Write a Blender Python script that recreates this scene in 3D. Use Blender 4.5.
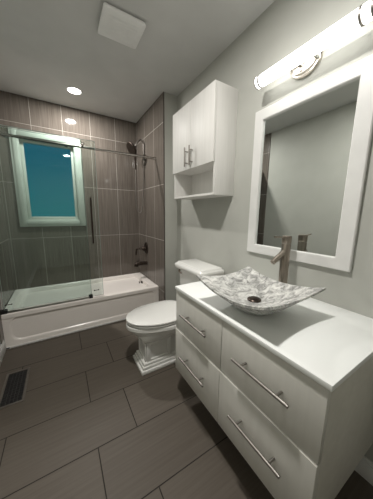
import bpy, bmesh, math
from mathutils import Vector, Matrix

for o in list(bpy.data.objects):
    bpy.data.objects.remove(o)
S = bpy.context.scene
COL = S.collection
PI = math.pi

# ------------------------------------------------------------------ camera
CAM = Vector((-1.165, 0.0, 1.243))
YAW, PITCH, ROLL, FPX = 0.5494, -0.1723, 0.0125, 205.74
F = Vector((math.sin(YAW) * math.cos(PITCH), math.cos(YAW) * math.cos(PITCH), math.sin(PITCH)))
R0 = Vector((math.cos(YAW), -math.sin(YAW), 0))
U0 = R0.cross(F)
RV = R0 * math.cos(ROLL) + U0 * math.sin(ROLL)
UV = U0 * math.cos(ROLL) - R0 * math.sin(ROLL)
cd = bpy.data.cameras.new('camera')
cam = bpy.data.objects.new('camera', cd)
COL.objects.link(cam)
M = Matrix.Identity(4)
for i in range(3):
    M[i][0], M[i][1], M[i][2], M[i][3] = RV[i], UV[i], -F[i], CAM[i]
cam.matrix_world = M
cd.sensor_fit = 'HORIZONTAL'
cd.sensor_width = 36
cd.lens = FPX / 373 * 36
cd.clip_start = 0.02
S.camera = cam

# ------------------------------------------------------------------ world: teal dusk sky outside the window
W = bpy.data.worlds.new('world')
S.world = W
W.use_nodes = True
wn = W.node_tree.nodes
wl = W.node_tree.links
bg = wn['Background']
tc = wn.new('ShaderNodeTexCoord')
sp = wn.new('ShaderNodeSeparateXYZ')
wr = wn.new('ShaderNodeValToRGB')
wl.new(tc.outputs['Generated'], sp.inputs[0])
wl.new(sp.outputs['Z'], wr.inputs[0])
wr.color_ramp.elements[0].position = 0.0
wr.color_ramp.elements[0].color = (0.010, 0.165, 0.185, 1)
wr.color_ramp.elements[1].position = 0.35
wr.color_ramp.elements[1].color = (0.010, 0.115, 0.20, 1)
wl.new(wr.outputs[0], bg.inputs[0])
WORLD_STRENGTH = 1.2
bg.inputs[1].default_value = WORLD_STRENGTH

# ------------------------------------------------------------------ exposure, lamp strengths
S.view_settings.view_transform = 'Standard'
S.view_settings.look = 'None'
S.view_settings.gamma = 1.0
S.view_settings.use_curve_mapping = False
S.view_settings.exposure = 0.0
BAR_EMIT = 4.6
BAR_COLOR = (1.0, 0.98, 0.935)
CAN_WATT = 22.5
CAN_COLOR = (1.0, 0.965, 0.92)

# ------------------------------------------------------------------ node helpers
def mat(name, color=(.8, .8, .8), rough=.5, metal=0.0, spec=.5, coat=0.0):
    m = bpy.data.materials.new(name)
    m.use_nodes = True
    b = m.node_tree.nodes['Principled BSDF']
    b.inputs['Base Color'].default_value = (*color, 1)
    b.inputs['Roughness'].default_value = rough
    b.inputs['Metallic'].default_value = metal
    b.inputs['Specular IOR Level'].default_value = spec
    b.inputs['Coat Weight'].default_value = coat
    return m

def N(m, t, **kw):
    n = m.node_tree.nodes.new(t)
    for k, v in kw.items():
        setattr(n, k, v)
    return n

def L(m, a, b):
    m.node_tree.links.new(a, b)

def bsdf(m):
    return m.node_tree.nodes['Principled BSDF']

def noise_color(m, c1, c2, scale=(8, 8, 8), detail=4, lo=.35, hi=.65, bump=0.0, rough_var=0.0):
    g = N(m, 'ShaderNodeNewGeometry')
    mp = N(m, 'ShaderNodeMapping')
    mp.inputs['Scale'].default_value = scale
    L(m, g.outputs['Position'], mp.inputs['Vector'])
    n = N(m, 'ShaderNodeTexNoise')
    n.inputs['Scale'].default_value = 1.0
    n.inputs['Detail'].default_value = detail
    L(m, mp.outputs[0], n.inputs['Vector'])
    r = N(m, 'ShaderNodeValToRGB')
    r.color_ramp.elements[0].position = lo
    r.color_ramp.elements[0].color = (*c1, 1)
    r.color_ramp.elements[1].position = hi
    r.color_ramp.elements[1].color = (*c2, 1)
    L(m, n.outputs['Fac'], r.inputs[0])
    L(m, r.outputs[0], bsdf(m).inputs['Base Color'])
    if bump:
        b = N(m, 'ShaderNodeBump')
        b.inputs['Strength'].default_value = bump
        b.inputs['Distance'].default_value = .002
        L(m, n.outputs['Fac'], b.inputs['Height'])
        L(m, b.outputs[0], bsdf(m).inputs['Normal'])
    return m

def tile_mat(name, uaxis, vaxis, u0, v0, tw, th, offset, c1, c2, grout, rough, streak_axis, gsize, streak=.5, spec=.5):
    m = mat(name, rough=rough, spec=spec)
    g = N(m, 'ShaderNodeNewGeometry')
    s = N(m, 'ShaderNodeSeparateXYZ')
    L(m, g.outputs['Position'], s.inputs[0])
    a = N(m, 'ShaderNodeMath', operation='SUBTRACT')
    a.inputs[1].default_value = u0
    L(m, s.outputs[uaxis], a.inputs[0])
    b = N(m, 'ShaderNodeMath', operation='SUBTRACT')
    b.inputs[1].default_value = v0
    L(m, s.outputs[vaxis], b.inputs[0])
    c = N(m, 'ShaderNodeCombineXYZ')
    L(m, a.outputs[0], c.inputs[0])
    L(m, b.outputs[0], c.inputs[1])
    br = N(m, 'ShaderNodeTexBrick')
    br.offset = offset
    br.offset_frequency = 2
    br.squash = 1.0
    br.inputs['Scale'].default_value = 1.0
    br.inputs['Brick Width'].default_value = tw
    br.inputs['Row Height'].default_value = th
    br.inputs['Mortar Size'].default_value = gsize
    br.inputs['Mortar Smooth'].default_value = .2
    br.inputs['Bias'].default_value = 0.0
    br.inputs['Color1'].default_value = (.90, .90, .90, 1)
    br.inputs['Color2'].default_value = (1.0, 1.0, 1.0, 1)
    L(m, c.outputs[0], br.inputs['Vector'])
    # linear streaks along the tile
    mp = N(m, 'ShaderNodeMapping')
    sc = [70, 70, 70]
    sc[streak_axis] = 2.2
    mp.inputs['Scale'].default_value = sc
    L(m, g.outputs['Position'], mp.inputs['Vector'])
    n = N(m, 'ShaderNodeTexNoise')
    n.inputs['Scale'].default_value = 1.0
    n.inputs['Detail'].default_value = 5
    n.inputs['Roughness'].default_value = .65
    L(m, mp.outputs[0], n.inputs['Vector'])
    r = N(m, 'ShaderNodeValToRGB')
    r.color_ramp.elements[0].position = .5 - streak / 2
    r.color_ramp.elements[0].color = (*c1, 1)
    r.color_ramp.elements[1].position = .5 + streak / 2
    r.color_ramp.elements[1].color = (*c2, 1)
    L(m, n.outputs['Fac'], r.inputs[0])
    mu = N(m, 'ShaderNodeMix', data_type='RGBA', blend_type='MULTIPLY')
    mu.inputs['Factor'].default_value = 1.0
    L(m, r.outputs[0], mu.inputs['A'])
    L(m, br.outputs['Color'], mu.inputs['B'])
    mx = N(m, 'ShaderNodeMix', data_type='RGBA')
    L(m, br.outputs['Fac'], mx.inputs['Factor'])
    L(m, mu.outputs['Result'], mx.inputs['A'])
    mx.inputs['B'].default_value = (*grout, 1)
    L(m, mx.outputs['Result'], bsdf(m).inputs['Base Color'])
    rr = N(m, 'ShaderNodeMapRange')
    rr.inputs['To Min'].default_value = rough
    rr.inputs['To Max'].default_value = .8
    L(m, br.outputs['Fac'], rr.inputs['Value'])
    L(m, rr.outputs[0], bsdf(m).inputs['Roughness'])
    inv = N(m, 'ShaderNodeMath', operation='SUBTRACT')
    inv.inputs[0].default_value = 1.0
    L(m, br.outputs['Fac'], inv.inputs[1])
    bp = N(m, 'ShaderNodeBump')
    bp.inputs['Strength'].default_value = .5
    bp.inputs['Distance'].default_value = .0015
    L(m, inv.outputs[0], bp.inputs['Height'])
    L(m, bp.outputs[0], bsdf(m).inputs['Normal'])
    return m

# ------------------------------------------------------------------ materials
M_PAINT = noise_color(mat('sage_grey_paint', rough=.55, spec=.35), (.455, .460, .422), (.475, .480, .442), (6, 6, 6))
M_CEIL = noise_color(mat('white_ceiling_paint', rough=.7, spec=.3), (.60, .60, .585), (.63, .63, .615), (5, 5, 5))
M_TRIM = noise_color(mat('white_trim_paint', rough=.35), (.71, .71, .69), (.75, .75, .73), (9, 9, 9))
M_CASING = noise_color(mat('glass_dimmed_window_paint', rough=.4), (.50, .52, .48), (.54, .56, .52), (9, 9, 9))  # trim paint darkened to imitate the dimming by the shower glass
TC1, TC2, TG = (.100, .085, .071), (.195, .171, .149), (.40, .375, .34)
M_TILE_BACK = tile_mat('brown_wall_tile_back', 0, 2, -0.452, 0.935, .301, .625, 0, TC1, TC2, TG, .07, 2, .0022, spec=.35)
M_TILE_SIDE = tile_mat('brown_wall_tile_side', 1, 2, 2.402, 0.935, .301, .625, 0, TC1, TC2, TG, .2, 2, .0025)
M_FLOOR = tile_mat('taupe_floor_tile', 0, 1, -1.085 - .215 * 2, 1.3264 - .3144 * 8, .644, .3144, 1 / 3,
                   (.096, .080, .064), (.136, .116, .095), (.030, .026, .022), .5, 0, .0028, .6, spec=.25)
M_PORC = noise_color(mat('white_porcelain', rough=.12, coat=.3), (.80, .80, .77), (.83, .83, .80), (3, 3, 3))
M_TUB = noise_color(mat('white_acrylic', rough=.2), (.86, .81, .765), (.88, .83, .785), (3, 3, 3))
M_LACQ = noise_color(mat('white_lacquer', rough=.28), (.66, .65, .60), (.69, .68, .63), (2, 40, 2))
M_CARC = noise_color(mat('cream_carcass', rough=.4), (.64, .62, .56), (.68, .66, .60), (30, 2, 30))
M_CAB = noise_color(mat('white_woodgrain_laminate', rough=.5, spec=.3), (.69, .68, .65), (.73, .72, .69), (60, 60, 3))
M_TOP = noise_color(mat('white_glass_top', rough=.4, spec=.5), (.89, .91, .89), (.91, .93, .91), (2, 2, 2))
M_NICKEL = noise_color(mat('brushed_nickel', rough=.3, metal=1), (.50, .46, .41), (.60, .56, .50), (200, 200, 12))
M_PULL = noise_color(mat('satin_pull_nickel', rough=.42, metal=1), (.27, .255, .235), (.34, .32, .295), (200, 200, 12))
M_BRONZEN = noise_color(mat('dark_brushed_nickel', rough=.28, metal=1), (.30, .26, .22), (.42, .37, .32), (260, 260, 8))
M_CHROME = noise_color(mat('polished_chrome', rough=.1, metal=1), (.72, .72, .71), (.75, .75, .74), (20, 20, 20))
M_BRONZE = noise_color(mat('oil_rubbed_bronze', rough=.35, metal=.8), (.035, .026, .021), (.06, .045, .036), (50, 50, 50))
M_BLACK = noise_color(mat('black_plastic', rough=.4), (.012, .012, .012), (.02, .02, .02), (30, 30, 30))
M_SATIN = noise_color(mat('satin_rail_steel', rough=.22, metal=1), (.42, .39, .36), (.50, .47, .44), (8, 200, 200))
M_HOSE = noise_color(mat('grey_hose_metal', rough=.35, metal=.9), (.20, .18, .165), (.27, .25, .23), (300, 300, 300))
M_FAN = noise_color(mat('white_fan_plastic', rough=.45), (.80, .80, .785), (.83, .83, .815), (20, 20, 20))
M_REG = noise_color(mat('brown_register_metal', rough=.45, metal=.4), (.15, .132, .112), (.18, .16, .14), (40, 40, 40))
M_DARKREG = noise_color(mat('dark_grille_metal', rough=.5, metal=.5), (.055, .052, .052), (.075, .07, .07), (40, 40, 40))
M_MIRROR = noise_color(mat('mirror_silver', rough=.015, metal=1), (.80, .83, .81), (.81, .84, .82), (2, 2, 2))

def marble():
    m = mat('grey_veined_marble', rough=.22)
    g = N(m, 'ShaderNodeNewGeometry')
    mp = N(m, 'ShaderNodeMapping')
    mp.inputs['Rotation'].default_value = (.4, .7, .9)
    mp.inputs['Scale'].default_value = (14, 23, 17)
    L(m, g.outputs['Position'], mp.inputs['Vector'])
    n = N(m, 'ShaderNodeTexNoise')
    n.inputs['Scale'].default_value = 1.3
    n.inputs['Detail'].default_value = 8
    n.inputs['Roughness'].default_value = .74
    n.inputs['Distortion'].default_value = .7
    L(m, mp.outputs[0], n.inputs['Vector'])
    r = N(m, 'ShaderNodeValToRGB')
    e = r.color_ramp.elements
    e[0].position = .33
    e[0].color = (.17, .17, .162, 1)
    e[1].position = .70
    e[1].color = (.80, .80, .765, 1)
    a = e.new(.46)
    a.color = (.36, .36, .345, 1)
    b = e.new(.55)
    b.color = (.60, .60, .575, 1)
    L(m, n.outputs['Fac'], r.inputs[0])
    L(m, r.outputs[0], bsdf(m).inputs['Base Color'])
    return m
M_MARBLE = marble()

def thin_glass(name, tint, f0=.04, boost=1.0):
    m = bpy.data.materials.new(name)
    m.use_nodes = True
    nt = m.node_tree
    nt.nodes.remove(nt.nodes['Principled BSDF'])
    out = nt.nodes['Material Output']
    t = N(m, 'ShaderNodeBsdfTransparent')
    nz = N(m, 'ShaderNodeTexNoise')
    nz.inputs['Scale'].default_value = 3
    rp = N(m, 'ShaderNodeValToRGB')
    rp.color_ramp.elements[0].color = (*[c * .985 for c in tint], 1)
    rp.color_ramp.elements[1].color = (*tint, 1)
    L(m, nz.outputs['Fac'], rp.inputs[0])
    L(m, rp.outputs[0], t.inputs[0])
    gl = N(m, 'ShaderNodeBsdfGlossy')
    gl.inputs['Roughness'].default_value = .02
    fr = N(m, 'ShaderNodeFresnel')
    fr.inputs['IOR'].default_value = 1.45
    mu = N(m, 'ShaderNodeMath', operation='MULTIPLY')
    mu.inputs[1].default_value = boost
    L(m, fr.outputs[0], mu.inputs[0])
    mx = N(m, 'ShaderNodeMixShader')
    L(m, mu.outputs[0], mx.inputs[0])
    L(m, t.outputs[0], mx.inputs[1])
    L(m, gl.outputs[0], mx.inputs[2])
    L(m, mx.outputs[0], out.inputs['Surface'])
    return m
M_GLASS = thin_glass('shower_glass', (.91, .955, .938), boost=1.0)
M_GEDGE = noise_color(mat('glass_edge', rough=.15), (.30, .40, .37), (.36, .46, .43), (5, 5, 5))
M_PANE = thin_glass('window_pane_glass', (.85, .92, .95), boost=1.0)

def emit(name, color, strength):
    m = mat(name, (.9, .9, .88), .4)
    b = bsdf(m)
    nz = N(m, 'ShaderNodeTexNoise')
    nz.inputs['Scale'].default_value = 2
    rp = N(m, 'ShaderNodeValToRGB')
    rp.color_ramp.elements[0].color = (*[c * .98 for c in color], 1)
    rp.color_ramp.elements[1].color = (*color, 1)
    L(m, nz.outputs['Fac'], rp.inputs[0])
    L(m, rp.outputs[0], b.inputs['Emission Color'])
    b.inputs['Emission Strength'].default_value = strength
    return m
M_BAR = emit('lit_opal_tube', BAR_COLOR, BAR_EMIT)
M_CAN = emit('lit_ceiling_lens', CAN_COLOR, 6.0)

# ------------------------------------------------------------------ mesh helpers
def finish(bm, angle=35):
    bmesh.ops.recalc_face_normals(bm, faces=bm.faces)
    for f in bm.faces:
        f.smooth = True
    for e in bm.edges:
        if len(e.link_faces) == 2:
            if e.calc_face_angle(0) > math.radians(angle):
                e.smooth = False

def obj(name, bm, m, parent=None, mats=None, loc=None):
    finish(bm)
    me = bpy.data.meshes.new(name)
    bm.to_mesh(me)
    bm.free()
    me.materials.append(m)
    for x in (mats or []):
        me.materials.append(x)
    o = bpy.data.objects.new(name, me)
    COL.objects.link(o)
    if parent:
        o.parent = parent
        # vertices are given in world space: cancel the parent's place
        pw = world_loc(parent)
        me.transform(Matrix.Translation(-pw))
    return o

def world_loc(o):
    v = Vector(o.location)
    while o.parent:
        o = o.parent
        v += Vector(o.location)
    return v

def struct(name, bm, m, **k):
    o = obj(name, bm, m, **k)
    o['kind'] = 'structure'
    return o

def thing(name, label, cat, loc, group=None):
    o = bpy.data.objects.new(name, None)
    o.empty_display_size = .05
    COL.objects.link(o)
    o.location = loc
    tag(o, label, cat, group)
    return o

def tag(o, label, cat, group=None):
    o['label'] = label
    o['category'] = cat
    if group:
        o['group'] = group
    return o

def box(bm, x0, x1, y0, y1, z0, z1, bev=0.0, seg=2):
    b2 = bmesh.new()
    r = bmesh.ops.create_cube(b2, size=1)
    for v in b2.verts:
        v.co = Vector((x0 + (v.co.x + .5) * (x1 - x0), y0 + (v.co.y + .5) * (y1 - y0), z0 + (v.co.z + .5) * (z1 - z0)))
    if bev:
        bmesh.ops.bevel(b2, geom=list(b2.edges), offset=bev, segments=seg, affect='EDGES', profile=.5)
    merge(bm, b2)
    return bm

def merge(bm, b2):
    me = bpy.data.meshes.new('t')
    b2.to_mesh(me)
    b2.free()
    bm.from_mesh(me)
    bpy.data.meshes.remove(me)

def B(*a, **k):
    return box(bmesh.new(), *a, **k)

def loft(bm, rings, cap0=True, cap1=True, closed=True):
    vs = [[bm.verts.new(p) for p in r] for r in rings]
    n = len(rings[0])
    for a, b in zip(vs, vs[1:]):
        for i in range(n if closed else n - 1):
            j = (i + 1) % n
            try:
                bm.faces.new((a[i], a[j], b[j], b[i]))
            except ValueError:
                pass
    if cap0:
        bm.faces.new(vs[0])
    if cap1:
        bm.faces.new(list(reversed(vs[-1])))
    return bm

def tube(bm, pts, r, n=12, cap=True):
    """tube along pts; r a number or a list"""
    pts = [Vector(p) for p in pts]
    rs = r if isinstance(r, (list, tuple)) else [r] * len(pts)
    rings = []
    up = None
    for i, p in enumerate(pts):
        d = (pts[min(i + 1, len(pts) - 1)] - pts[max(i - 1, 0)]).normalized()
        if up is None:
            up = Vector((0, 0, 1)) if abs(d.z) < .9 else Vector((1, 0, 0))
        a = d.cross(up).normalized()
        up = a.cross(d).normalized()
        rings.append([p + (a * math.cos(t) + up * math.sin(t)) * rs[i] for t in [2 * PI * k / n for k in range(n)]])
    return loft(bm, rings, cap, cap)

def spline(ctrl, n=8):
    P = [Vector(c) for c in ctrl]
    P = [P[0] * 2 - P[1]] + P + [P[-1] * 2 - P[-2]]
    out = []
    for i in range(1, len(P) - 2):
        for k in range(n):
            t = k / n
            a, b, c, d = P[i - 1], P[i], P[i + 1], P[i + 2]
            out.append(.5 * ((2 * b) + (c - a) * t + (2 * a - 5 * b + 4 * c - d) * t * t + (3 * b - a - 3 * c + d) * t ** 3))
    out.append(P[-2])
    return out

def rrect(x0, x1, y0, y1, r, k=6):
    """rounded rectangle, 4*(k+1) points, counter-clockwise"""
    pts = []
    for cx, cy, a0 in ((x1 - r, y1 - r, 0), (x0 + r, y1 - r, 90), (x0 + r, y0 + r, 180), (x1 - r, y0 + r, 270)):
        for i in range(k + 1):
            a = math.radians(a0 + 90 * i / k)
            pts.append((cx + r * math.cos(a), cy + r * math.sin(a)))
    return pts

def cyl(bm, p0, p1, r, n=24):
    return tube(bm, [p0, p1], r, n)

def disc_lathe(bm, c, axis, prof, n=32):
    """profile of (radius, height) pairs about an axis through c"""
    c = Vector(c)
    ax = Vector(axis).normalized()
    t = Vector((0, 0, 1)) if abs(ax.z) < .9 else Vector((1, 0, 0))
    a = ax.cross(t).normalized()
    b = ax.cross(a)
    rings = [[c + ax * h + (a * math.cos(2 * PI * k / n) + b * math.sin(2 * PI * k / n)) * r for k in range(n)] for r, h in prof]
    return loft(bm, rings)

# ------------------------------------------------------------------ the room
H = 2.4655
XL, XP, YB, YW = -1.681, -0.161, 3.013, 2.13
YN = -0.75           # wall behind the photographer
YT = 2.22            # where the tile starts on the left wall
RIM = .335

struct('floor', B(XL - .1, .1, YN - .1, YB + .1, -.08, 0), M_FLOOR)
struct('ceiling', B(XL - .1, .1, YN - .1, YB + .1, H, H + .08), M_CEIL)
struct('wall_right', B(0, .1, YN, YW, 0, H), M_PAINT)
struct('wall_near', B(XL - .1, .1, YN - .1, YN, 0, H), M_PAINT)
struct('wall_left', B(XL - .1, XL - .008, YN, YB + .1, 0, H), M_PAINT)
struct('wall_left_tile', B(XL - .008, XL, YT, YB, 0, H), M_TILE_SIDE)
# tub end wall: paint on the face towards the room, tile on the side of the tub
bm = B(XP + .008, .1, YW, YB + .1, 0, H)
struct('wall_alcove', bm, M_PAINT)
struct('wall_alcove_tile', B(XP, XP + .008, YW + .004, YB, 0, H), M_TILE_SIDE)
struct('trim_1', B(XP - .002, XP + .010, YW - .001, YW + .004, 0, H), mat('brown_edge_trim', (.09, .075, .065), .35, .3))
# back wall with the window opening
WX0, WX1, WZ0, WZ1 = -1.490, -0.945, 1.145, 2.050
bm = bmesh.new()
box(bm, XL, WX0, YB, YB + .1, 0, H)
box(bm, WX1, XP + .008, YB, YB + .1, 0, H)
box(bm, WX0, WX1, YB, YB + .1, 0, WZ0)
box(bm, WX0, WX1, YB, YB + .1, WZ1, H)
struct('wall_back', bm, M_TILE_BACK)

def baseboard(name, x0, x1, y0, y1, side):
    bm = bmesh.new()
    box(bm, x0, x1, y0, y1, 0, .085, .002)
    # stepped moulding on top
    if side == 'r':
        box(bm, x0 + .005, x1, y0, y1, .085, .105, .003)
    elif side == 'l':
        box(bm, x0, x1 - .005, y0, y1, .085, .105, .003)
    else:
        box(bm, x0, x1, y0 + .005, y1, .085, .105, .003)
    return struct(name, bm, M_TRIM)
baseboard('baseboard_right', -.015, 0, YN, YW, 'r')
baseboard('baseboard_left', XL - .008, XL + .007, YN, 2.293, 'l')
baseboard('baseboard_alcove', XP + .010, -.015, YW - .015, YW, 'f')

# window
w = bpy.data.objects.new('window_1', None)
COL.objects.link(w)
w.location = ((WX0 + WX1) / 2, YB, WZ0)
w['kind'] = 'structure'
def frame(bm, x0, x1, z0, z1, wd, y0, y1, bev=.004):
    box(bm, x0, x0 + wd, y0, y1, z0, z1, bev)
    box(bm, x1 - wd, x1, y0, y1, z0, z1, bev)
    box(bm, x0 + wd, x1 - wd, y0, y1, z1 - wd, z1, bev)
    box(bm, x0 + wd, x1 - wd, y0, y1, z0, z0 + wd, bev)
bm = bmesh.new()
frame(bm, -1.558, -.877, 1.072, 2.120, .078, YB - .020, YB, .005)
frame(bm, -1.535, -.900, 1.095, 2.097, .045, YB - .027, YB - .018, .004)
obj('casing', bm, M_CASING, w)
bm = bmesh.new()
frame(bm, WX0, WX1, WZ0, WZ1, .010, YB - .004, YB + .095, .001)
obj('jamb', bm, M_CASING, w)
bm = bmesh.new()
frame(bm, WX0 + .010, WX1 - .010, WZ0 + .010, WZ1 - .010, .032, YB + .045, YB + .085, .004)
obj('sash', bm, M_CASING, w)
bm = B(WX0 + .035, WX1 - .035, YB + .062, YB + .068, WZ0 + .035, WZ1 - .035)
obj('pane', bm, M_PANE, w)

# ------------------------------------------------------------------ bathtub
YT0 = 2.300
t = thing('bathtub', 'white alcove bathtub with panelled apron under the window', 'bathtub', ((XL + XP) / 2, (YT0 + YB) / 2, 0))
tx0, tx1, ty0, ty1 = XL + .001, XP - .001, YT0, YB - .001
def ring(x0, x1, y0, y1, r, z):
    return [(x, y, z) for x, y in rrect(x0, x1, y0, y1, r, 8)]
bm = bmesh.new()
rings = [ring(tx0 + .02, tx1 - .02, ty0 + .012, ty1 - .02, .02, RIM - .045),
         ring(tx0, tx1, ty0, ty1, .006, RIM - .042),
         ring(tx0, tx1, ty0, ty1, .006, RIM - .006),
         ring(tx0 + .004, tx1 - .004, ty0 + .006, ty1 - .004, .008, RIM),
         ring(tx0 + .055, tx1 - .080, ty0 + .062, ty1 - .045, .10, RIM),
         ring(tx0 + .062, tx1 - .087, ty0 + .069, ty1 - .052, .10, RIM - .006),
         ring(tx0 + .12, tx1 - .105, ty0 + .085, ty1 - .07, .11, RIM - .08),
         ring(tx0 + .20, tx1 - .135, ty0 + .105, ty1 - .09, .12, RIM - .18),
         ring(tx0 + .27, tx1 - .16, ty0 + .13, ty1 - .115, .12, RIM - .235),
         ring(tx0 + .34, tx1 - .21, ty0 + .18, ty1 - .165, .11, RIM - .245)]
loft(bm, rings, True, True)
obj('basin', bm, M_TUB, t)
# apron: flat face with a shallow sunk panel that has rounded corners
bm = bmesh.new()
def vring(x0, x1, z0, z1, r, y):
    return [(x, y, z) for x, z in rrect(x0, x1, z0, z1, r, 8)]
ay = ty0 + .006
rings = [vring(tx0, tx1, .0, RIM - .045, .001, ay + .02), vring(tx0, tx1, .0, RIM - .045, .001, ay),
         vring(tx0 + .046, tx1 - .046, .050, RIM - .046, .075, ay),
         vring(tx0 + .052, tx1 - .052, .056, RIM - .047, .072, ay + .003),
         vring(tx0 + .062, tx1 - .062, .066, RIM - .048, .068, ay + .014)]
loft(bm, rings, True, True)
obj('apron', bm, M_TUB, t)
bm = bmesh.new()
disc_lathe(bm, (tx1 - .100, 2.655, RIM - .055), (-1, 0, .2), [(.036, 0), (.036, .006), (.03, .010), (.012, .012)])
tube(bm, [(tx1 - .112, 2.655, RIM - .055), (tx1 - .13, 2.655, RIM - .05), (tx1 - .135, 2.655, RIM - .02)], .006, 10)
obj('overflow_plate', bm, M_BRONZE, t)
bm = bmesh.new()
box(bm, tx0 + .005, tx0 + .03, ty0 - .008, ty0 + .004, .004, .014, .002)
obj('leveling_foot', bm, M_BLACK, t)
struct('trim_2', B(XL, XP, YT0 - .006, YT0 + .006, 0, .016, .003), M_TRIM)

# ------------------------------------------------------------------ sliding glass tub door
YR = 2.352
t = thing('shower_rail', 'long horizontal steel rail above the bathtub carrying the glass panels', 'rail', ((XL + XP) / 2, YR, 1.885))
obj('bar', cyl(bmesh.new(), (XL, YR, 1.867), (XP, YR, 1.867), .012, 16), M_SATIN, t)
for xx, s in ((XL, 1), (XP, -1)):
    bm = bmesh.new()
    disc_lathe(bm, (xx, YR, 1.867), (s, 0, 0), [(.017, 0), (.017, .018), (.015, .024), (.015, .045), (.0125, .048)], 20)
    obj('end_bracket', bm, M_SATIN, t)
def panel(name, label, x0, x1, y, z0, z1):
    t = thing(name, label, 'glass panel', ((x0 + x1) / 2, y, z0))
    bm = B(x0 + .002, x1 - .002, y - .003, y + .003, z0 + .001, z1 - .001)
    obj('pane', bm, M_GLASS, t)
    bm = bmesh.new()
    box(bm, x0, x0 + .002, y - .004, y + .004, z0, z1)
    box(bm, x1 - .002, x1, y - .004, y + .004, z0, z1)
    box(bm, x0 + .002, x1 - .002, y - .004, y + .004, z1 - .001, z1 + .001)
    e = obj('polished_edge', bm, M_GEDGE, t)
    return t
YFIX, YSL = YR + .022, YR - .024
t = panel('fixed_glass_panel', 'fixed shower glass pane against the left wall, behind the sliding one', XL + .004, -.930, YFIX, RIM + .006, 1.93)
for xx in (XL + .18, -1.056):
    bm = bmesh.new()
    disc_lathe(bm, (xx, YFIX + .014, 1.867), (0, -1, 0), [(.014, 0), (.018, .004), (.018, .010), (.010, .014), (.010, .0225)], 20)
    obj('rail_clamp', bm, M_SATIN, t)
t = panel('sliding_glass_panel', 'sliding shower glass pane with vertical pull bar, pushed open to the left', -1.655, -.815, YSL, RIM + .012, 1.93)
for xx in (-1.60, -.923):
    bm = bmesh.new()
    disc_lathe(bm, (xx, YSL - .016, 1.885), (0, 1, 0), [(.010, 0), (.017, .003), (.017, .012), (.010, .014), (.010, .0285)], 20)
    obj('roller', bm, M_SATIN, t)
hx = -.888
bm = bmesh.new()
cyl(bm, (hx, YSL - .045, .930), (hx, YSL - .045, 1.390), .008, 14)
for z in (1.03, 1.29):
    cyl(bm, (hx, YSL - .045, z), (hx, YSL - .002, z), .006, 12)
obj('pull_bar', bm, M_BRONZE, t)
for x0 in (-1.640, -.905):
    bm = bmesh.new()
    cyl(bm, (x0, YSL - .012, .415), (x0 + .038, YSL - .012, .415), .003, 10)
    disc_lathe(bm, (x0 + .038, YSL - .012, .415), (1, 0, 0), [(.005, 0), (.007, .003), (.005, .008)], 12)
    disc_lathe(bm, (x0, YSL - .003, .415), (0, -1, 0), [(.006, 0), (.006, .012)], 12)
    obj('splash_clip', bm, M_BRONZE, t)
bm = B(XL + .046, -.963, YR - .034, YR - .020, RIM, RIM + .004, .001)
tag(obj('door_threshold', bm, M_PULL), 'thin metal strip along the bathtub rim below the glass', 'threshold strip')
for nm, x0, x1, lb in (('door_guide', -.962, -.925, 'small dark guide block on the bathtub rim at the glass edge'),
                       ('door_guide', XL + .002, XL + .045, 'small dark guide block on the bathtub rim against the left wall')):
    bm = bmesh.new()
    box(bm, x0, x1, YR - .046, YR - .032, RIM, RIM + .034, .003)
    box(bm, x0, x1, YR - .018, YR - .006, RIM + .005, RIM + .034, .003)
    box(bm, x0, x1, YR - .046, YR - .006, RIM, RIM + .007, .002)
    tag(obj(nm, bm, M_BLACK), lb, 'door guide', 'guide blocks on the bathtub rim')

# ------------------------------------------------------------------ shower and tub fittings on the alcove wall
YS = 2.705
t = thing('hand_shower_set', 'dark hand shower and gooseneck arm high on the tiled end wall', 'shower head', (XP, YS, 1.90))
YS = 2.700
bm = bmesh.new()
disc_lathe(bm, (XP, YS, 1.94), (-1, 0, 0), [(.026, 0), (.026, .006), (.016, .012), (.012, .016)])
tube(bm, spline([(XP - .004, YS, 1.94), (XP - .014, YS, 1.96), (XP - .016, YS, 2.06), (XP - .020, YS, 2.125), (XP - .055, YS, 2.155), (XP - .095, YS, 2.12), (XP - .122, YS, 2.065)]), .0095, 12)
obj('shower_arm', bm, M_HOSE, t)
bm = bmesh.new()
box(bm, XP - .034, XP - .006, YS - .024, YS + .024, 1.845, 1.925, .010)
disc_lathe(bm, (XP, YS, 1.885), (-1, 0, 0), [(.030, 0), (.030, .006), (.024, .012)])
obj('hose_outlet', bm, M_HOSE, t)
bm = bmesh.new()
hd = Vector((-.80, -.12, -.50)).normalized()
disc_lathe(bm, Vector((XP - .130, YS, 2.055)), hd, [(.012, -.02), (.020, .0), (.034, .016), (.076, .034), (.086, .046), (.086, .056), (.078, .064)], 28)
obj('spray_head', bm, M_BRONZE, t)
bm = bmesh.new()
tube(bm, spline([(XP - .140, YS, 2.05), (XP - .128, YS + .005, 1.98), (XP - .125, YS + .008, 1.90), (XP - .124, YS + .010, 1.79)]), [.014] * 8 + [.013] * 8 + [.011] * 9, 12)
obj('handle', bm, M_BRONZE, t)
bm = bmesh.new()
tube(bm, spline([(XP - .124, YS + .010, 1.80), (XP - .128, YS + .010, 1.62), (XP - .125, YS + .010, 1.34), (XP - .095, YS, 1.25), (XP - .055, YS, 1.30), (XP - .03, YS, 1.55), (XP - .022, YS, 1.85)], 10), .0065, 10)
obj('hose', bm, M_HOSE, t)

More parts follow.
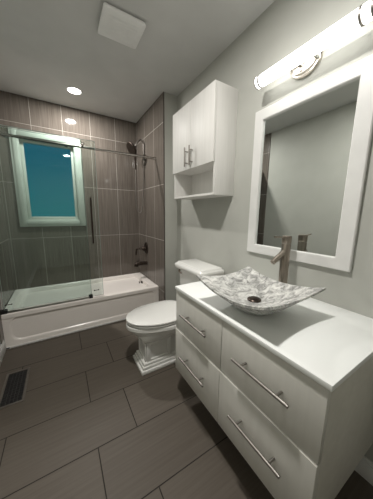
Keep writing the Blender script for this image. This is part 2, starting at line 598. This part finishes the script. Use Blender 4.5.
t = thing('tub_valve', 'dark bronze lever valve on the tiled wall over the bathtub', 'valve', (XP, 2.725, .753))
bm = bmesh.new()
disc_lathe(bm, (XP, 2.725, .758), (-1, 0, 0), [(.082, 0), (.082, .006), (.070, .012), (.034, .016), (.030, .05), (.024, .06)])
obj('trim_plate', bm, M_BRONZE, t)
bm = bmesh.new()
tube(bm, spline([(XP - .05, 2.725, .758), (XP - .085, 2.735, .758), (XP - .125, 2.745, .753), (XP - .135, 2.748, .718), (XP - .136, 2.748, .673)]), .012, 12)
obj('lever', bm, M_BRONZE, t)
t = thing('tub_spout', 'dark bronze tub spout below the lever valve', 'spout', (XP, 2.715, .545))
bm = bmesh.new()
disc_lathe(bm, (XP, 2.715, .55), (-1, 0, 0), [(.034, 0), (.034, .010), (.027, .018)])
tube(bm, spline([(XP - .01, 2.715, .55), (XP - .06, 2.715, .55), (XP - .11, 2.715, .55), (XP - .145, 2.715, .545), (XP - .152, 2.715, .515)]), [.028] * 17 + [.027] * 8 + [.029] * 8, 16)
obj('spout_body', bm, M_BRONZE, t)
bm = bmesh.new()
disc_lathe(bm, (XP - .125, 2.715, .57), (0, 0, 1), [(.006, 0), (.005, .014), (.009, .018), (.009, .024), (.004, .028)], 14)
obj('diverter_knob', bm, M_BRONZE, t)

# ------------------------------------------------------------------ toilet
TY = 1.485
t = thing('toilet', 'white two-piece toilet with closed lid and stepped pedestal beside the vanity', 'toilet', (-.42, TY, 0))
def oval(x0, x1, hw, z, n=48, sq=2.2, yc=TY, back=None):
    """egg outline: x0 front (towards -X), x1 back; widest two thirds back"""
    pts = []
    xm = x0 + (x1 - x0) * .56
    for k in range(n):
        a = 2 * PI * k / n
        c, s = math.cos(a), math.sin(a)
        if c < 0:
            e = 2.0
            x = xm - (xm - x0) * abs(c) ** (2 / e)
        else:
            e = sq
            x = xm + (x1 - xm) * abs(c) ** (2 / e)
        y = yc + math.copysign(hw * abs(s) ** (2 / e), s)
        pts.append((x, y, z))
    return pts
def sq_ring(x0, x1, hw, z, n=48, e=9):
    xm, hx_ = (x0 + x1) / 2, (x1 - x0) / 2
    pts = []
    for k in range(n):
        a = 2 * PI * k / n
        c, s = math.cos(a), math.sin(a)
        pts.append((xm + math.copysign(hx_ * abs(c) ** (2 / e), c), TY + math.copysign(hw * abs(s) ** (2 / e), s), z))
    return pts
bm = bmesh.new()
box(bm, -.718, -.14, TY - .122, TY + .120, 0, .030, .006)
box(bm, -.703, -.14, TY - .109, TY + .108, .028, .054, .006)
box(bm, -.694, -.15, TY - .100, TY + .100, .052, .078, .008)
# rear trapway, narrower than the column
loft(bm, [sq_ring(-.50, -.15, .068, .07), sq_ring(-.50, -.15, .068, .27)])
loft(bm, [sq_ring(-.672, -.445, .088, .07), sq_ring(-.668, -.448, .085, .10), sq_ring(-.668, -.448, .085, .225),
         sq_ring(-.676, -.44, .092, .240, e=8), sq_ring(-.690, -.42, .104, .256, e=7), sq_ring(-.690, -.42, .104, .27, e=7)])
loft(bm, [sq_ring(-.690, -.13, .104, .250, e=7), sq_ring(-.696, -.13, .112, .272, e=6), oval(-.728, -.12, .146, .294, sq=4), oval(-.750, -.10, .164, .318, sq=4),
         oval(-.758, -.09, .170, .338, sq=4), oval(-.762, -.085, .174, .345, sq=4), oval(-.782, -.08, .190, .352, sq=4),
         oval(-.790, -.08, .197, .362, sq=4), oval(-.790, -.08, .197, .384, sq=4), oval(-.784, -.08, .191, .392, sq=4)])
# raised border strips that leave a sunk panel on each side and on the front of the column
for sy in (-1, 1):
    ya, yb = sorted((TY + sy * .082, TY + sy * .0915))
    box(bm, -.664, -.632, ya, yb, .076, .232, .003)
    box(bm, -.484, -.452, ya, yb, .076, .232, .003)
    box(bm, -.634, -.482, ya, yb, .076, .098, .003)
    box(bm, -.634, -.482, ya, yb, .208, .232, .003)
for y0, y1, z0, z1 in ((-.083, -.058, .076, .232), (.058, .083, .076, .232), (-.060, .060, .076, .098), (-.060, .060, .208, .232)):
    box(bm, -.675, -.666, TY + y0, TY + y1, z0, z1, .003)
obj('bowl', bm, M_PORC, t)
def slab_oval(x0, x1, hw, z0, z1, sq, dome=0.0):
    b = bmesh.new()
    rr = [oval(x0 + .006, x1 - .006, hw - .006, z0, sq=sq), oval(x0, x1, hw, z0 + .004, sq=sq), oval(x0, x1, hw, z1 - .005, sq=sq),
          oval(x0 + .002, x1 - .002, hw - .002, z1 - .002, sq=sq), oval(x0 + .008, x1 - .006, hw - .007, z1, sq=sq)]
    if dome:
        for f_, dz in ((.72, .7), (.4, .95), (.12, 1.0)):
            xm = (x0 + x1) / 2
            rr.append(oval(xm + (x0 - xm) * f_, xm + (x1 - xm) * f_, hw * f_, z1 + dome * dz, sq=sq))
    return loft(b, rr)
obj('seat', slab_oval(-.783, -.275, .188, .400, .413, 3.2), M_PORC, t)
obj('lid', slab_oval(-.789, -.270, .193, .421, .435, 3.2, .004), M_PORC, t)
bm = bmesh.new()
bm.free()
for s in (-1, 1):
    obj('hinge', B(-.285, -.25, TY + s * .075 - .020, TY + s * .075 + .020,   .390, .434, .006), M_PORC, t)
def rr3(x0, x1, y0, y1, r, z):
    return [(x, y, z) for x, y in rrect(x0, x1, y0, y1, r, 6)]
TW = .215
bm = bmesh.new()
loft(bm, [rr3(-.205, -.022, TY - TW + .035, TY + TW - .035, .03, .388), rr3(-.212, -.020, TY - TW + .03, TY + TW - .03, .03, .42),
          rr3(-.220, -.018, TY - TW + .012, TY + TW - .012, .025, .72), rr3(-.226, -.016, TY - TW + .006, TY + TW - .006, .022, .735)])
obj('tank', bm, M_PORC, t)
bm = bmesh.new()
loft(bm, [rr3(-.236, -.014, TY - TW + .004, TY + TW - .004, .02, .735), rr3(-.250, -.010, TY - TW - .010, TY + TW + .010, .022, .740),
          rr3(-.258, -.008, TY - TW - .014, TY + TW + .014, .024, .756), rr3(-.258, -.008, TY - TW - .014, TY + TW + .014, .024, .768),
          rr3(-.253, -.010, TY - TW - .010, TY + TW + .010, .024, .778), rr3(-.240, -.016, TY - TW + .004, TY + TW - .004, .024, .786),
          rr3(-.234, -.020, TY - TW + .010, TY + TW - .010, .022, .795), rr3(-.222, -.030, TY - TW + .022, TY + TW - .022, .018, .799)])
obj('tank_lid', bm, M_PORC, t)
bm = bmesh.new()
disc_lathe(bm, (-.219, TY + .180, .705), (-1, 0, 0), [(.013, 0), (.013, .006), (.009, .014)], 16)
tube(bm, [(-.230, TY + .180, .705), (-.238, TY + .165, .704), (-.240, TY + .115, .698)], [.006, .006, .008], 10)
fl = obj('flush_lever', bm, M_BRONZEN, t)
fl['label'] = 'dark metal flush lever'

# ------------------------------------------------------------------ vanity
VD = .565
Y0, Y1, YG = .214, 1.098, .657
ZB, ZT, ZS = .209, .770, .503
t = thing('vanity_cabinet', 'white wall-hung vanity with four drawers under the marble sink', 'vanity', (-VD / 2, (Y0 + Y1) / 2, ZB))
XF = -VD                       # drawer front plane
bm = bmesh.new()
box(bm, XF + .020, 0, Y0, Y1, ZB, ZT, .0015)
obj('carcass', bm, M_CARC, t)
def bar_handle(bm, x, y0, y1, z, stand):
    cyl(bm, (x - stand, y0, z), (x - stand, y1, z), .006, 14)
    for yy in (y0 + .045, y1 - .045):
        cyl(bm, (x, yy, z), (x - stand, yy, z), .0048, 12)
for y0, y1, z0, z1, hz, lb in ((YG + .002, Y1, ZS + .002, ZT - .003, .645, 'upper drawer of the far column'), (YG + .0015, Y1, ZB, ZS - .002, .366, 'lower drawer of the far column'),
                           (Y0, YG - .002, ZS + .002, ZT - .003, .648, 'upper drawer of the near column'), (Y0, YG - .0015, ZB, ZS - .002, .373, 'lower drawer of the near column')):
    xf = XF if z0 > ZB else XF - .004
    d = obj('drawer', B(xf, XF + .019, y0, y1, z0, z1, .0012), M_LACQ, t)
    bm = bmesh.new()
    yc = (y0 + y1) / 2 - (.012 if y0 > .5 else .008)
    bar_handle(bm, xf, yc - .125, yc + .125, hz, .034)
    obj('handle', bm, M_PULL, d)
tag(obj('countertop', B(-VD - .008, 0, Y0 - .010, Y1 + .003, ZT, ZT + .020, .0025), M_TOP), 'glossy white countertop slab on the vanity under the sink', 'countertop')
ZC = ZT + .020

# ------------------------------------------------------------------ marble vessel sink
SX, SY = -.390, .631
t = thing('vessel_sink', 'square grey-veined marble vessel sink with raised corners on the white countertop', 'sink', (SX, SY, ZC))
HX, HY = .194, .218
bm = bmesh.new()
NN = 20
def rim_pt(k, s):
    """k side, s in -1..1 along the side"""
    e = abs(s)
    sag = (.050 if k == 0 else .034 if k == 2 else .024) * (1 - e ** 2.0)
    z = .142 - sag
    pull = .012 * (1 - e ** 2)
    if k == 0: return Vector((-HX + pull, HY * s, z))
    if k == 1: return Vector((HX * s, HY - pull, z))
    if k == 2: return Vector((HX - pull, -HY * s, z))
    return Vector((-HX * s, -HY + pull, z))
outer = []
for k in range(4):
    for i in range(NN):
        outer.append(rim_pt(k, -1 + 2 * i / NN))
def inner_ring(f_, base, round_, dz):
    out = []
    for p in outer:
        q = Vector((p.x, p.y, 0))
        r = Vector((p.x / HX, p.y / HY, 0))
        m_ = max(abs(r.x), abs(r.y))
        l_ = r.length
        circ = Vector((p.x / l_, p.y / l_, 0)) * 1.0
        q = q.lerp(circ, round_)
        out.append(Vector((q.x * f_, q.y * f_, base + p.z * dz)))
    return out
rings = []
# outside from the foot up
for f_, b_, rd, dz in ((.28, .0, 1, 0), (.34, .001, 1, 0), (.40, .006, .9, .01), (.52, .012, .7, .10), (.68, .012, .45, .32), (.84, .006, .2, .62), (.95, -.001, .05, .88), (1.0, -.010, 0, 1.0), (1.0, 0, 0, 1.0)):
    rings.append(inner_ring(f_, b_, rd, dz))
# inside
for f_, b_, rd, dz in ((.955, -.001, 0, 1.0), (.91, .001, .05, .93), (.80, .016, .2, .70), (.64, .030, .45, .42), (.46, .038, .7, .19), (.30, .042, .9, .06), (.12, .043, 1, 0)):
    rings.append(inner_ring(f_, b_, rd, dz))
loft(bm, [[p + Vector((SX, SY, ZC)) for p in r] for r in rings])
obj('basin', bm, M_MARBLE, t)
bm = bmesh.new()
disc_lathe(bm, (SX, SY, ZC + .0435), (0, 0, 1), [(.030, 0), (.033, .002), (.033, .006), (.028, .010), (.024, .009), (.022, .013), (.012, .016), (.002, .0165)])
dr = obj('drain', bm, M_BRONZE, t)
dr['label'] = 'round dark metal drain'

# ------------------------------------------------------------------ faucet
FX, FY = -.086, .686
t = thing('faucet', 'tall cylindrical dark nickel faucet behind the marble sink', 'faucet', (FX, FY, ZC))
bm = bmesh.new()
disc_lathe(bm, (FX, FY, ZC), (0, 0, 1), [(.030, 0), (.030, .004), (.0245, .006), (.0245, .292), (.0235, .294)], 32)
obj('body', bm, M_BRONZEN, t)
bm = bmesh.new()
disc_lathe(bm, (FX, FY, ZC + .296), (0, 0, 1), [(.0245, 0), (.0255, .002), (.0255, .040), (.023, .043)], 32)
obj('cap', bm, M_BRONZEN, t)
bm = bmesh.new()
tube(bm, [(FX, FY, ZC + .258), (FX - .098, FY + .006, ZC + .196)], .0145, 20)
disc_lathe(bm, (FX - .096, FY + .006, ZC + .1972), (-.846, .03, -.533), [(.0145, 0), (.0145, .004), (.0105, .004), (.0105, .001)], 20)
obj('spout', bm, M_BRONZEN, t)
bm = bmesh.new()
tube(bm, [(FX - .02, FY, ZC + .331), (FX - .098, FY + .008, ZC + .336)], [.0045, .0050], 12)
obj('lever', bm, M_BRONZEN, t)

# ------------------------------------------------------------------ mirror
t = thing('mirror', 'white-framed wall mirror hung above the sink', 'mirror', (0, .705, .984))
my0, my1, mz0, mz1 = .398, 1.031, .980, 1.898
iy0, iy1, iz0, iz1 = .468, .965, 1.041, 1.831
prof = [(0.0, 0.0), (0.0, .016), (.004, .020), (.060, .020), (.064, .017), (.066, .005)]   # (inset share, height)
bm = bmesh.new()
def mring(f_, h):
    a = f_ / .066
    y0, y1, z0, z1 = my0 + (iy0 - my0) * a, my1 + (iy1 - my1) * a, mz0 + (iz0 - mz0) * a, mz1 + (iz1 - mz1) * a
    return [(-h - .001, y0, z0), (-h - .001, y1, z0), (-h - .001, y1, z1), (-h - .001, y0, z1)]
loft(bm, [mring(f_, h) for f_, h in prof] + [mring(.066, 0)], False, False)
obj('frame', bm, M_TRIM, t)
bm = B(-.0055, -.0020, iy0 - .001, iy1 + .001, iz0 - .001, iz1 + .001)
obj('glass', bm, M_MIRROR, t)

# ------------------------------------------------------------------ vanity bar light
t = thing('vanity_light', 'lit white tube bar light with chrome ends above the mirror', 'light', (0, .70, 2.03))
LX, LZ, LR = -.095, 2.012, .031
LY0, LY1 = .400, .962
bm = bmesh.new()
# half-round back plate
pts0 = [(.725 + .080 * math.cos(a), 2.024 + .066 * math.sin(a)) for a in [2 * PI * k / 40 for k in range(40)]]
rg = lambda x, f_: [(x, .725 + (y - .725) * f_, 2.024 + (z - 2.024) * f_) for y, z in pts0]
loft(bm, [rg(-.001, 1), rg(-.012, 1), rg(-.016, .96), rg(-.018, .84), rg(-.024, .80), rg(-.027, .72)])
disc_lathe(bm, (-.027, .735, 1.985), (-1, 0, 0), [(.004, 0), (.005, .003), (.002, .006)], 12)
obj('back_plate', bm, M_NICKEL, t)
for yy in (.66, .74):
    obj('arm', cyl(bmesh.new(), (-.02, yy, LZ), (LX + LR - .004, yy, LZ), .009, 14), M_CHROME, t)
obj('tube', cyl(bmesh.new(), (LX, LY0 + .02, LZ), (LX, LY1 - .006, LZ), LR, 32), M_BAR, t)
for yy in (.455, .935):
    bm = bmesh.new()
    disc_lathe(bm, (LX, yy - .005, LZ), (0, 1, 0), [(LR + .0005, 0), (LR + .0025, .001), (LR + .0025, .009), (LR + .0005, .010)], 32)
    obj('ring', bm, M_PULL, t)
for y0, y1 in ((LY0, LY0 + .022), (LY1 - .008, LY1)):
    bm = bmesh.new()
    disc_lathe(bm, (LX, y0, LZ), (0, 1, 0), [(LR - .002, 0), (LR + .002, .002), (LR + .002, y1 - y0 - .002), (LR - .002, y1 - y0)], 32)
    obj('end_cap', bm, M_PULL, t)

# ------------------------------------------------------------------ wall cabinet over the toilet
CY0, CY1, CZ0, CZM, CZ1, CD = 1.2164, 1.827, 1.384, 1.615, 2.122, .2115
t = thing('wall_cabinet', 'white two-door wall cabinet with open shelf below, above the toilet', 'cabinet', (-CD / 2, (CY0 + CY1) / 2, CZ0))
bm = bmesh.new()
TH = .016
box(bm, -CD + .018, 0, CY0, CY0 + TH, CZ0, CZ1, .001)
box(bm, -CD + .018, 0, CY1 - TH, CY1, CZ0, CZ1, .001)
box(bm, -CD + .018, 0, CY0 + TH, CY1 - TH, CZ1 - TH, CZ1)
box(bm, -CD + .018, 0, CY0 + TH, CY1 - TH, CZM, CZM + TH)
box(bm, -CD + .018, 0, CY0 + TH, CY1 - TH, CZ0, CZ0 + TH)
box(bm, -.006, 0, CY0 + TH, CY1 - TH, CZ0 + TH, CZ1 - TH)
obj('carcass', bm, M_CAB, t)
ym = (CY0 + CY1) / 2
for y0, y1, hy in ((ym + .001, CY1, ym + .034), (CY0, ym - .001, ym - .036)):
    d = obj('door', B(-CD, -CD + .017, y0, y1, CZM - .004, CZ1, .0015), M_CAB, t)
    bm = bmesh.new()
    cyl(bm, (-CD - .032, hy, 1.628), (-CD - .032, hy, 1.778), .006, 14)
    for zz in (1.658, 1.748):
        cyl(bm, (-CD, hy, zz), (-CD - .032, hy, zz), .0048, 12)
    obj('handle', bm, M_PULL, d)

# ------------------------------------------------------------------ ceiling fittings
def can_light(RX, RY, label):
    t = thing('recessed_light', label, 'light', (RX, RY, H), 'recessed ceiling lights')
    n = 40
    def circ(r, z):
        return [(RX + r * math.cos(2 * PI * k / n), RY + r * math.sin(2 * PI * k / n), z) for k in range(n)]
    bm = bmesh.new()
    loft(bm, [circ(.078, H), circ(.076, H - .005), circ(.067, H - .007), circ(.060, H - .003)], False, False)
    obj('trim_ring', bm, M_TRIM, t)
    bm = bmesh.new()
    loft(bm, [circ(.0605, H - .0035), circ(.045, H - .0045), circ(.02, H - .005)])
    obj('lens', bm, M_CAN, t)
    ld = bpy.data.lights.new('can_lamp', 'AREA')
    ld.shape = 'DISK'
    ld.size = .11
    ld.energy = CAN_WATT
    ld.color = CAN_COLOR
    lo = bpy.data.objects.new('lamp', ld)
    COL.objects.link(lo)
    lo.parent = t
    lo.location = (0, 0, -.012)
can_light(-.935, 2.605, 'lit round recessed light in the ceiling over the bathtub')
can_light(-.930, .720, 'lit round recessed light in the ceiling in front of the vanity mirror')

t = thing('exhaust_fan', 'square white exhaust fan cover on the ceiling', 'fan', (-.717, 1.592, H))
bm = bmesh.new()
FX0, FX1, FY0, FY1 = -.848, -.586, 1.474, 1.710
loft(bm, [rr3(FX0 + .02, FX1 - .02, FY0 + .02, FY1 - .02, .01, H), rr3(FX0 + .015, FX1 - .015, FY0 + .015, FY1 - .015, .01, H - .010),
          rr3(FX0, FX1, FY0, FY1, .014, H - .014), rr3(FX0, FX1, FY0, FY1, .014, H - .026), rr3(FX0 + .008, FX1 - .008, FY0 + .008, FY1 - .008, .012, H - .031)])
obj('cover', bm, M_FAN, t)
bm = bmesh.new()
for k in range(9):
    yy = FY0 + .045 + k * (FY1 - FY0 - .09) / 8
    box(bm, FX0 + .04, FX1 - .04, yy - .006, yy + .006, H - .0318, H - .030)
obj('grille', bm, M_FAN, t)

# ------------------------------------------------------------------ floor register
t = thing('floor_register', 'dark metal heating register set in the floor near the left wall', 'floor vent', (-1.54, 1.745, 0))
bm = bmesh.new()
GX0, GX1, GY0, GY1 = -1.608, -1.462, 1.560, 1.912
box(bm, GX0, GX0 + .016, GY0, GY1, 0, .006, .002)
box(bm, GX1 - .016, GX1, GY0, GY1, 0, .006, .002)
box(bm, GX0 + .016, GX1 - .016, GY0, GY0 + .016, 0, .006, .002)
box(bm, GX0 + .016, GX1 - .016, GY1 - .016, GY1, 0, .006, .002)
obj('frame', bm, M_REG, t)
obj('duct_shade_sheet', B(GX0 + .016, GX1 - .016, GY0 + .016, GY1 - .016, .0003, .0012), M_BLACK, t)  # black sheet painting the shade below the grille, no opening in the floor
bm = bmesh.new()
for k in range(1, 5):
    xx = GX0 + .022 + k * (GX1 - GX0 - .044) / 5
    box(bm, xx - .002, xx + .002, GY0 + .02, GY1 - .02, .001, .005)
nb = 13
for k in range(1, nb):
    yy = GY0 + .022 + k * (GY1 - GY0 - .044) / nb
    box(bm, GX0 + .02, GX1 - .02, yy - .002, yy + .002, .001, .0048)
obj('grille', bm, M_DARKREG, t)
